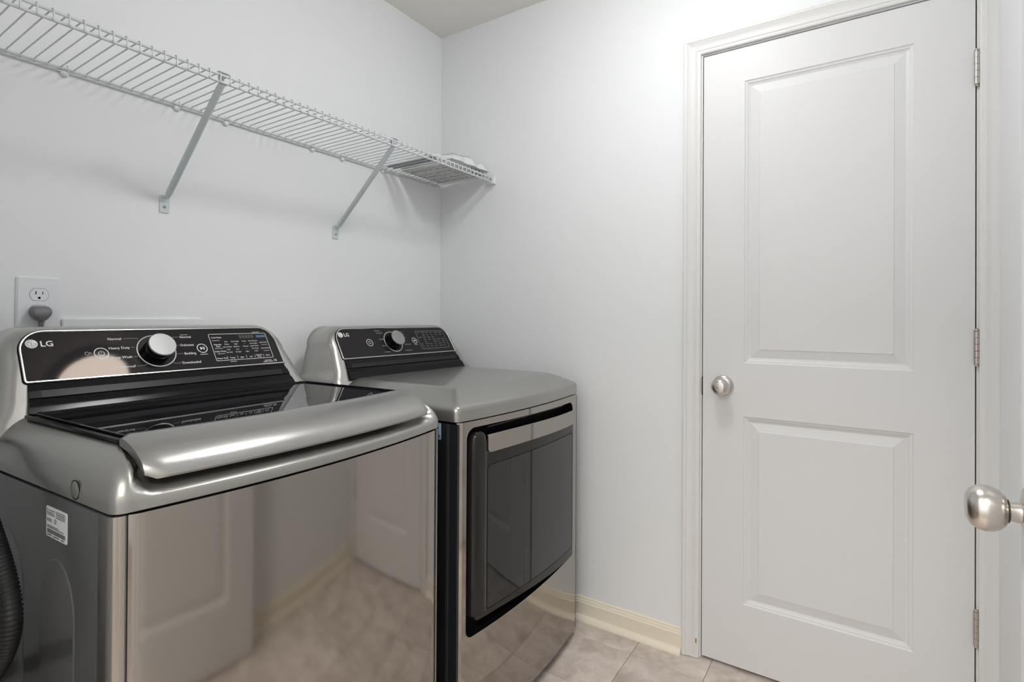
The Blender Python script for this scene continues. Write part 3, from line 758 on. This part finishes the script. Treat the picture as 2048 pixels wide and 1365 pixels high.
# door: recess box, slab, stile, handle, glass
def X(y, d=0): return DXF-bow(y, DBW)+d
ol = []
ny = 40
def door_loop(y0, y1, zb, zt, rs, d, step=.02):
    pts = sub(clean(rrect(y0, y1, 0, 1, (0, 0, 0, 0), 1)), 1)
    base = clean(rrect(y0, y1, zb, zt, rs, 7)); base = sub(base, step)
    return base
rec = door_loop(OY0-.001, OY1+.001, .309, .861, (.022, .022, .03, .03), 0)
slab('door_recess', [[Vector((X(y)-.002, y, z)) for y, z in rec], [Vector((X(y)-.034, y, z)) for y, z in rec]], 'matteblack', DR, 30, False, True)
def colplate(name, y0, y1, lo, hi, rs, d0, d1, m, parent, edge=.0015):
    """plate that follows the bowed front: rs = radii (bl, br, tr, tl); d0/d1 = back/front offset from the panel"""
    ys = [y0+(y1-y0)*i/44 for i in range(45)]
    for rr, yy, sg in ((rs[0], y0, 1), (rs[3], y0, 1), (rs[1], y1, -1), (rs[2], y1, -1)):
        for k_ in range(1, 8): ys.append(yy+sg*rr*(1-math.cos(math.radians(90*k_/8))))
    ys = sorted(set(round(y, 5) for y in ys)); bm = bmesh.new(); cols = []
    def cr(y, rl, rrt):
        a = 0
        if y-y0 < rl: a = rl-math.sqrt(max(0, rl*rl-(rl-(y-y0))**2))
        if y1-y < rrt: a = max(a, rrt-math.sqrt(max(0, rrt*rrt-(rrt-(y1-y))**2)))
        return a
    for y in ys:
        l = lo(y)+cr(y, rs[0], rs[1]); h = hi(y)-cr(y, rs[3], rs[2]); e = edge if y0+edge < y < y1-edge else edge*2
        row = [(X(y, d0), y, l), (X(y, d1-e), y, l), (X(y, d1 if e == edge else d1-edge), y, l+edge), (X(y, d1 if e == edge else d1-edge), y, h-edge), (X(y, d1-e), y, h), (X(y, d0), y, h)]
        cols.append([bm.verts.new(p) for p in row])
    for a, b in zip(cols, cols[1:]):
        for k_ in range(6): bm.faces.new((a[k_], b[k_], b[(k_+1) % 6], a[(k_+1) % 6]))
    bm.faces.new(cols[0]); bm.faces.new(list(reversed(cols[-1])))
    return bm_obj(name, bm, m, parent, 25)
dlo = lambda y: .343-.026*sm(-.28, .28, y)
dr_door = colplate('dryer_door', -.2815, .2835, dlo, lambda y: .7925, (.018, .012, .001, .001), -.03, .0040, 'charcoal', DR, .003)
# rounded left stile that rises beside the handle pocket
vs = []; fs = []; zsT = [.360, .40, .50, .60, .70, .78, .815, .832, .841, .8455]; ins = [0, 0, 0, 0, 0, 0, .001, .005, .010, .018]
sp = [(-.2875, -.026), (-.2875, -.006), (-.2835, .0025), (-.2760, .0062), (-.262, .0066), (-.250, .0058), (-.2385, .0048), (-.2345, .0020), (-.2330, -.026)]
for z, k in zip(zsT, ins):
    for y, d in sp:
        yy = -.261+(y+.261)*(1-k/.03) if True else y
        vs.append((X(yy, d-k*.35), yy, z))
m_ = len(sp)
for i in range(len(zsT)-1):
    for j in range(m_): fs.append((i*m_+j, i*m_+(j+1) % m_, (i+1)*m_+(j+1) % m_, (i+1)*m_+j))
fs.append(tuple(range(m_))); fs.append(tuple((len(zsT)-1)*m_+j for j in range(m_)))
obj('door_stile', vs, fs, 'charcoal', dr_door, 40)
# metal handle strip, its lower corners rounded
colplate('door_handle', -.2355, .2745, lambda y: .7845-.006*sm(-.2, .28, y), lambda y: .8345-.006*sm(-.2, .28, y), (.016, .010, .001, .001), -.012, .0072, 'steel', dr_door, .0012)
box('pocket_strip', (.690, -.20, .845), (.6935, .24, .8485), 'charcoal', DR)
glo = lambda y: .362-.010*sm(-.23, .27, y)
colplate('glass_seam', -.2352, .2745, lambda y: glo(y)-.0022, lambda y: .7522, (.007, .015, .015, .015), .002, .0043, 'matteblack', dr_door, .0004)
colplate('door_glass', -.2330, .2700, glo, lambda y: .7500, (.006, .014, .014, .014), .003, .0049, 'doorglass', dr_door, .0006)
# blue energy sticker on the black side
bs = box('energy_sticker', (.600, -HW+.0048, .830), (.6415, -HW+.0062, .873), 'bluesticker', DR)
vs = []; fs = []
random.seed(5)
def lr2(x0, x1, z0, z1):
    b = len(vs); y = -HW+.0045; vs.extend([(x0, y, z0), (x1, y, z0), (x1, y, z1), (x0, y, z1)]); fs.append((b, b+1, b+2, b+3))
for z in (.8685, .8520, .8495, .8465): lr2(.604, .636, z, z+.0012)
for k in range(5):
    for j in range(4):
        if random.random() < .7: lr2(.618+k*.004, .6215+k*.004, .834+j*.0032, .8368+j*.0032)
b = len(vs)
for k in range(20):
    a = 2*math.pi*k/20
    for r in (.0022, .0058): vs.append((.6285+r*math.cos(a), -HW+.0045, .8605+r*math.sin(a)))
for k in range(20): fs.append((b+2*k, b+2*k+1, b+2*((k+1) % 20)+1, b+2*((k+1) % 20)))
obj('sticker_print', vs, fs, mat('navy_print', (.02, .05, .12), .5), bs)

# ------------------------------------------------------------------ wire shelf
SH = thing('wire_shelf', 'white wire shelf with two diagonal braces above the machines', 'shelf', (0, 0, 0))
ZT, ZL, XFR = 1.7545, 1.7335, .305
yA, yB = -.012, RY+.012
tube('back_rail', [(.010, yA, ZT-.0025), (.010, yB, ZT-.0025)], .0030, 'wire', SH)
tube('back_rail', [(.0055, yA, ZT-.0085), (.0055, yB, ZT-.0085)], .0022, 'wire', SH)
tube('middle_rail', [(.160, yA, ZT-.0050), (.160, yB, ZT-.0050)], .0028, 'wire', SH) if False else None
tube('front_rail', [(XFR-.001, yA, ZT-.0040), (XFR-.001, yB, ZT-.0040)], .0034, 'wire', SH)
tube('lip_rail', [(XFR-.002, yA, ZL), (XFR-.002, yB, ZL)], .0036, 'wire', SH)
wp = [(.006, 0, ZT-.008), (.008, 0, ZT+.0005), (.013, 0, ZT+.0018), (XFR-.005, 0, ZT+.0018), (XFR+.001, 0, ZT+.0008), (XFR+.0035, 0, ZT-.003), (XFR+.0035, 0, ZL-.002)]
w0 = tube('deck_wire', wp, .0017, 'wire', SH, 6); k = 1
w0.location.y = -.025
while -.025*(k+1) > yB+.005:
    k += 1; o = w0.copy(); COL.objects.link(o); o.location.y = -.025*k
def brace(y):
    a = Vector((.2985, y, ZL-.001)); f = Vector((.012, y+.002, 1.483))
    b = tube('brace', [a, a+(f-a)*.05, f+(a-f)*.04, f], .0085, 'brace', SH, 16, [.0075, .0085, .0085, .0060])
    slab('brace_foot', [[Vector((x, y+yy, z)) for yy, z in clean(rrect(-.0125, .0125, 1.4405, 1.4895, (.004, .004, .008, .008), 4))] for x in (.0004, .0032)], 'brace', b, 30)
    lathe('brace_screw', [(.0042, .0032), (.0042, .0044), (.0030, .0056), (0, .0058)], 'greypart', b, 16, 'x', (0, y, 1.4570), 40)
    h = box('brace_hook', (.283, y-.013, ZT+.0020), (.309, y+.013, ZT+.0036), 'brace', b, .0006, 1)
    box('brace_hook_tab', (.2905, y-.006, ZL+.002), (.2925, y+.008, ZT+.0024), 'brace', b)
M['brace'] = mat('grey_brace_paint', (.60, .66, .68), .42)
brace(-1.166); brace(-.587)
for y in (-1.392, -1.137, -.997, -.691, -.560, -.359, -.084, -.034):
    cl = lathe('wall_clip', [(.0095, .0006), (.0095, .004), (.0075, .0075), (.0055, .0085), (.0, .0088)], 'white', SH, 20, 'x', (0, y, ZT-.0105), 40)
    tube('clip_hook', [(.004, y+.004, ZT-.006), (.009, y+.004, ZT-.0065), (.0155, y+.004, ZT-.0005), (.0130, y+.004, ZT+.0062), (.007, y+.004, ZT+.0062)], .0020, 'white', cl, 8)
    tube('clip_hook', [(.004, y-.005, ZT-.006), (.0075, y-.005, ZT+.004), (.0060, y-.005, ZT+.0085)], .0017, 'white', cl, 8)
eb = box('end_bracket', (.272, -.016, ZL-.008), (.313, -.0006, ZT+.004), 'white', SH, .0022)
box('bracket_lip', (.300, -.034, ZL-.0075), (.313, -.015, ZL-.0045), 'white', eb, .001, 1)
lathe('bracket_screw', [(.0035, -.016), (.0035, -.0172), (.002, -.0178), (.0, -.0178)], 'hinge', eb, 14, 'y', (.292, 0, ZT-.010), 40)

# ------------------------------------------------------------------ things on the end of the shelf
DK = ZT+.0040                                # top of the deck wires
b1 = thing('manual_booklets', 'thin stack of appliance manuals lying flat on the wire shelf', 'booklets', (.145, -.153, DK))
for i, (dx, dy, rz, tt, mm) in enumerate(((0, 0, .02, .0050, 'paper'), (.004, .006, -.03, .0045, 'sticker'), (-.004, -.004, .03, .0050, 'paper'))):
    z = sum((.0050, .0045, .0050)[:i])
    o = box('booklet', (-.117, -.126, 0), (.117, .126, tt-.0002), mm, b1, .0008, 1); o.location = (dx, dy, z); o.rotation_euler.z = rz
    if i == 0:
        vs = []; fs = []; rb = random.Random(8)
        for k_ in range(15):
            x = -.110
            yy = -.115+k_*.0160
            if k_ % 5 == 4: continue
            while x < .104:
                d = rb.uniform(.008, .035); b = len(vs); x1 = min(.110, x+d)
                vs += [(x, yy, -.0004), (x1, yy, -.0004), (x1, yy+.0062, -.0004), (x, yy+.0062, -.0004)]; fs.append((b, b+1, b+2, b+3)); x = x1+rb.uniform(.004, .016)
        obj('booklet_print', vs, fs, 'printdim', o)['kind'] = 'stuff'
def crumple(name, label, cat, cx, cy, cz, sx, sy_, h, seed, m):
    rnd = random.Random(seed); nx, nyy = 26, 26; vs = []; fs = []
    ph = [(rnd.uniform(6, 16), rnd.uniform(6, 16), rnd.uniform(0, 6.28), rnd.uniform(.3, 1)) for _ in range(7)]
    for i in range(nx+1):
        for j in range(nyy+1):
            u, v = i/nx, j/nyy; e = math.sin(math.pi*u)**.45*math.sin(math.pi*v)**.45
            n_ = sum(a*abs(math.sin(p*u+q*v+r)) for p, q, r, a in ph)/len(ph)
            vs.append((cx+(u-.5)*sx+.004*math.sin(19*v+seed), cy+(v-.5)*sy_+.004*math.sin(17*u+seed), cz+.0006+e*h*(.35+.95*n_)*(.45+.9*u)))
    for i in range(nx):
        for j in range(nyy): a = i*(nyy+1)+j; fs.append((a, a+1, a+nyy+2, a+nyy+1))
    b = len(vs)
    vs += [(x, y, cz+.0002) for x, y, z in vs[:b]]
    for i in range(nx):
        for j in range(nyy): a = b+i*(nyy+1)+j; fs.append((a, a+nyy+1, a+nyy+2, a+1))
    ring = [i*(nyy+1) for i in range(nx+1)]+[nx*(nyy+1)+j for j in range(1, nyy+1)]+[i*(nyy+1)+nyy for i in range(nx-1, -1, -1)]+[j for j in range(nyy-1, 0, -1)]
    for k_ in range(len(ring)): a, c = ring[k_], ring[(k_+1) % len(ring)]; fs.append((a, c, b+c, b+a))
    return tag(obj(name, vs, fs, m, None, 40), label, cat)
bag = crumple('plastic_bag', 'crumpled clear plastic bag lying on the manuals on the shelf', 'bag', .178, -.150, DK+.0150, .235, .250, .062, 4, 'film')
BV = [tuple(v.co) for v in bag.data.vertices][:27*27]
def bagz(i, j): return BV[i*27+j]
def drape(name, i0, i1, j0, j1, lift, th, m, parent, org):
    vs = []; fs = []; nj = j1-j0+1; ni = i1-i0+1
    for t in (0, th):
        for i in range(i0, i1+1):
            for j in range(j0, j1+1):
                x, y, z = bagz(i, j); vs.append((x-org[0], y-org[1], z+lift+t-org[2]))
    n_ = ni*nj
    for i in range(ni-1):
        for j in range(nj-1):
            a = i*nj+j; fs.append((a, a+1, a+nj+1, a+nj)); fs.append((n_+a, n_+a+nj, n_+a+nj+1, n_+a+1))
    ring = [i*nj for i in range(ni)]+[(ni-1)*nj+j for j in range(1, nj)]+[i*nj+nj-1 for i in range(ni-2, -1, -1)]+[j for j in range(nj-2, 0, -1)]
    for q in range(len(ring)): a, c_ = ring[q], ring[(q+1) % len(ring)]; fs.append((a, c_, n_+c_, n_+a))
    return obj(name, vs, fs, m, parent, 50)
lo_ = bagz(19, 10)
lf = thing('folded_leaflet', 'thin paper leaflet with blue and pink print draped on the plastic bag', 'leaflet', lo_)
drape('sheet', 15, 23, 4, 16, .0012, .0008, 'sticker', lf, lo_)
drape('blue_print', 17, 22, 5, 9, .0022, .0002, mat('pale_blue_print', (.34, .42, .62), .6), lf, lo_)
drape('pink_print', 17, 22, 11, 15, .0022, .0002, mat('pale_pink_print', (.74, .52, .48), .6), lf, lo_)
br = thing('metal_bracket', 'grey slotted metal bracket lying at the end of the manuals on the shelf', 'bracket', (.150, -.338, DK))
box('bar', (-.125, -.030, 0), (.125, -.006, .004), 'greypart', br, .001, 1)
box('bar', (-.120, .004, 0), (.110, .022, .012), 'greypart', br, .001, 1)
box('slot', (-.070, .0025, .003), (-.010, .0045, .009), 'matteblack', br); box('slot', (.020, .0025, .003), (.070, .0045, .009), 'matteblack', br)
for x in (-.09, -.03, .04, .09): lathe('hole', [(.005, .0041), (.005, .0045), (.0, .0045)], 'matteblack', br, 14, 'z', (x, -.018, 0))
tag(tube('white_cable', spline([(.16, -.335, DK+.0152), (.22, -.333, DK+.0156), (.272, -.328, DK+.0150), (.286, -.330, DK+.0060), (.296, -.348, DK+.0030), (.290, -.372, DK+.0030), (.25, -.384, DK+.0030), (.16, -.386, DK+.0030)], 8), .0026, 'cable', None, 10), 'looped white cable beside the metal bracket on the shelf', 'cable')
tag(box('remote_part', (.2690, -.120, DK+.0002), (.2820, -.030, DK+.0090), 'matteblack', None, .003, 2), 'small black plastic part behind the shelf lip at the corner', 'part')

# ------------------------------------------------------------------ outlet, plug, valve box
OU = thing('wall_outlet', 'white double wall outlet above the washing machine', 'outlet', (0, -1.4365, 1.1815))
o2 = clean(rrect(-.0415, .0415, -.0620, .0620, (.0062,)*4, 4))
slab('cover_plate', [[Vector((.0004, y, z)) for y, z in o2], [Vector((.0025, y, z)) for y, z in o2], [Vector((.0058, y, z)) for y, z in inset2(o2, .0040)]], 'white', OU, 20)
def recep(zc):
    pts = []
    for k in range(25):
        a = math.radians(-90+180*k/24); pts.append((max(-.0172, min(.0172, .0172*math.cos(a)*1.0+.0)), .0172*math.sin(a)))
    pts = []
    for k in range(48):
        a = 2*math.pi*k/48; pts.append((.0172*math.cos(a), max(-.0142, min(.0142, .0172*math.sin(a)))))
    r = slab('receptacle', [[Vector((.0050, y, zc+z)) for y, z in pts], [Vector((.0068, y, zc+z)) for y, z in pts]], 'white', OU, 30)
    slab('receptacle_gap', [[Vector((.0050, y*1.04, zc+z*1.045)) for y, z in pts], [Vector((.0061, y*1.04, zc+z*1.045)) for y, z in pts]], 'printdark', r, 30)
    box('slot', (.0060, -.0072, zc+.0000), (.0070, -.0054, zc+.0078), 'matteblack', r); box('slot', (.0060, .0054, zc+.0008), (.0070, .0070, zc+.0072), 'matteblack', r)
    lathe('slot', [(.0027, .0060), (.0027, .0070), (0, .0070)], 'matteblack', r, 16, 'x', (0, 0, zc-.0078))
recep(.0195); recep(-.0195)
lathe('plate_screw', [(.0032, .0055), (.0032, .0062), (.002, .0067), (0, .0067)], 'white', OU, 16, 'x', (0, 0, 0), 40)
PL = thing('power_plug', 'grey power plug of the washing machine in the outlet', 'plug', (.0072, -1.4375, 1.1620))
loops = []
for z, hw_, x0, x1 in ((.0120, .0085, .002, .016), (.0105, .0145, .0002, .021), (.0045, .0185, 0, .026), (-.0030, .0190, 0, .029), (-.0090, .0175, 0, .030), (-.0140, .0145, .002, .029), (-.0185, .0108, .005, .028), (-.0215, .0086, .008, .027)):
    loops.append([Vector((x, y, z)) for y, x in clean(rrect(-hw_, hw_, x0, x1, (.0035, .0035, .0065, .0065), 4))])
pb = slab('plug_body', loops, 'plug', PL, 45)
for k_ in range(4):
    z = -.0222-k_*.0042; rr = .0072-.0006*k_
    lathe('strain_relief', [(rr, z), (rr, z-.0026), (rr-.002, z-.0027), (rr-.002, z+.0010)], 'plug', pb, 18, 'z', (.0178, 0, 0), 30)
tube('cord', spline([(.0178, 0, -.018), (.0178, 0, -.052), (.020, .004, -.10), (.024, .03, -.22), (.020, .05, -.40)], 6), .0040, 'cord', pb, 10)
VB = thing('valve_box', 'white washer valve box in the wall beside the outlet', 'valve box', (0, -1.2295, 1.05))
def vl(x, d, rr): return [Vector((x, y, z)) for y, z in rrect(-.1640+d, .1640-d, -.0960+d, .0960-d, (rr,)*4, 4)]
slab('face_frame', [vl(.0004, 0, .006), vl(.0055, 0, .006), vl(.0075, .003, .004), vl(.0075, .020, .003), vl(.0045, .023, .002), vl(.0012, .024, .0015)], 'white', VB, 25, True, True)
for y, mm in ((-.07, mat('red_handle', (.5, .03, .02), .4)), (.07, mat('blue_handle', (.03, .08, .45), .4))):
    vb = lathe('valve', [(.012, .001), (.012, .020), (.008, .022), (.008, .035), (0, .036)], 'hinge', VB, 20, 'x', (0, y, .02), 30)
    box('valve_handle', (.030, y-.022, .014), (.036, y+.022, .026), mm, vb, .002, 1)

# ------------------------------------------------------------------ ribbed drain hose beside the washer
pts = spline([(.06, -1.66, .93), (.22, -1.648, .985), (.42, -1.640, .920), (.55, -1.634, .822), (.610, -1.632, .765), (.630, -1.632, .722), (.612, -1.634, .672), (.55, -1.638, .612), (.40, -1.645, .530), (.20, -1.652, .44), (.06, -1.660, .38)], 30)
L = [0]
for a, b in zip(pts, pts[1:]): L.append(L[-1]+(b-a).length)
n = int(L[-1]/.0015); out = []; j = 0
for k in range(n+1):
    d = L[-1]*k/n
    while j < len(pts)-2 and L[j+1] < d: j += 1
    t = (d-L[j])/max(1e-9, L[j+1]-L[j]); out.append(pts[j].lerp(pts[j+1], t))
tag(tube('drain_hose', out, .0135, 'rubber', None, 14, [.0140 if (k//2) % 2 == 0 else .0122 for k in range(len(out))]), 'black ribbed drain hose looping out beside the washing machine', 'hose')
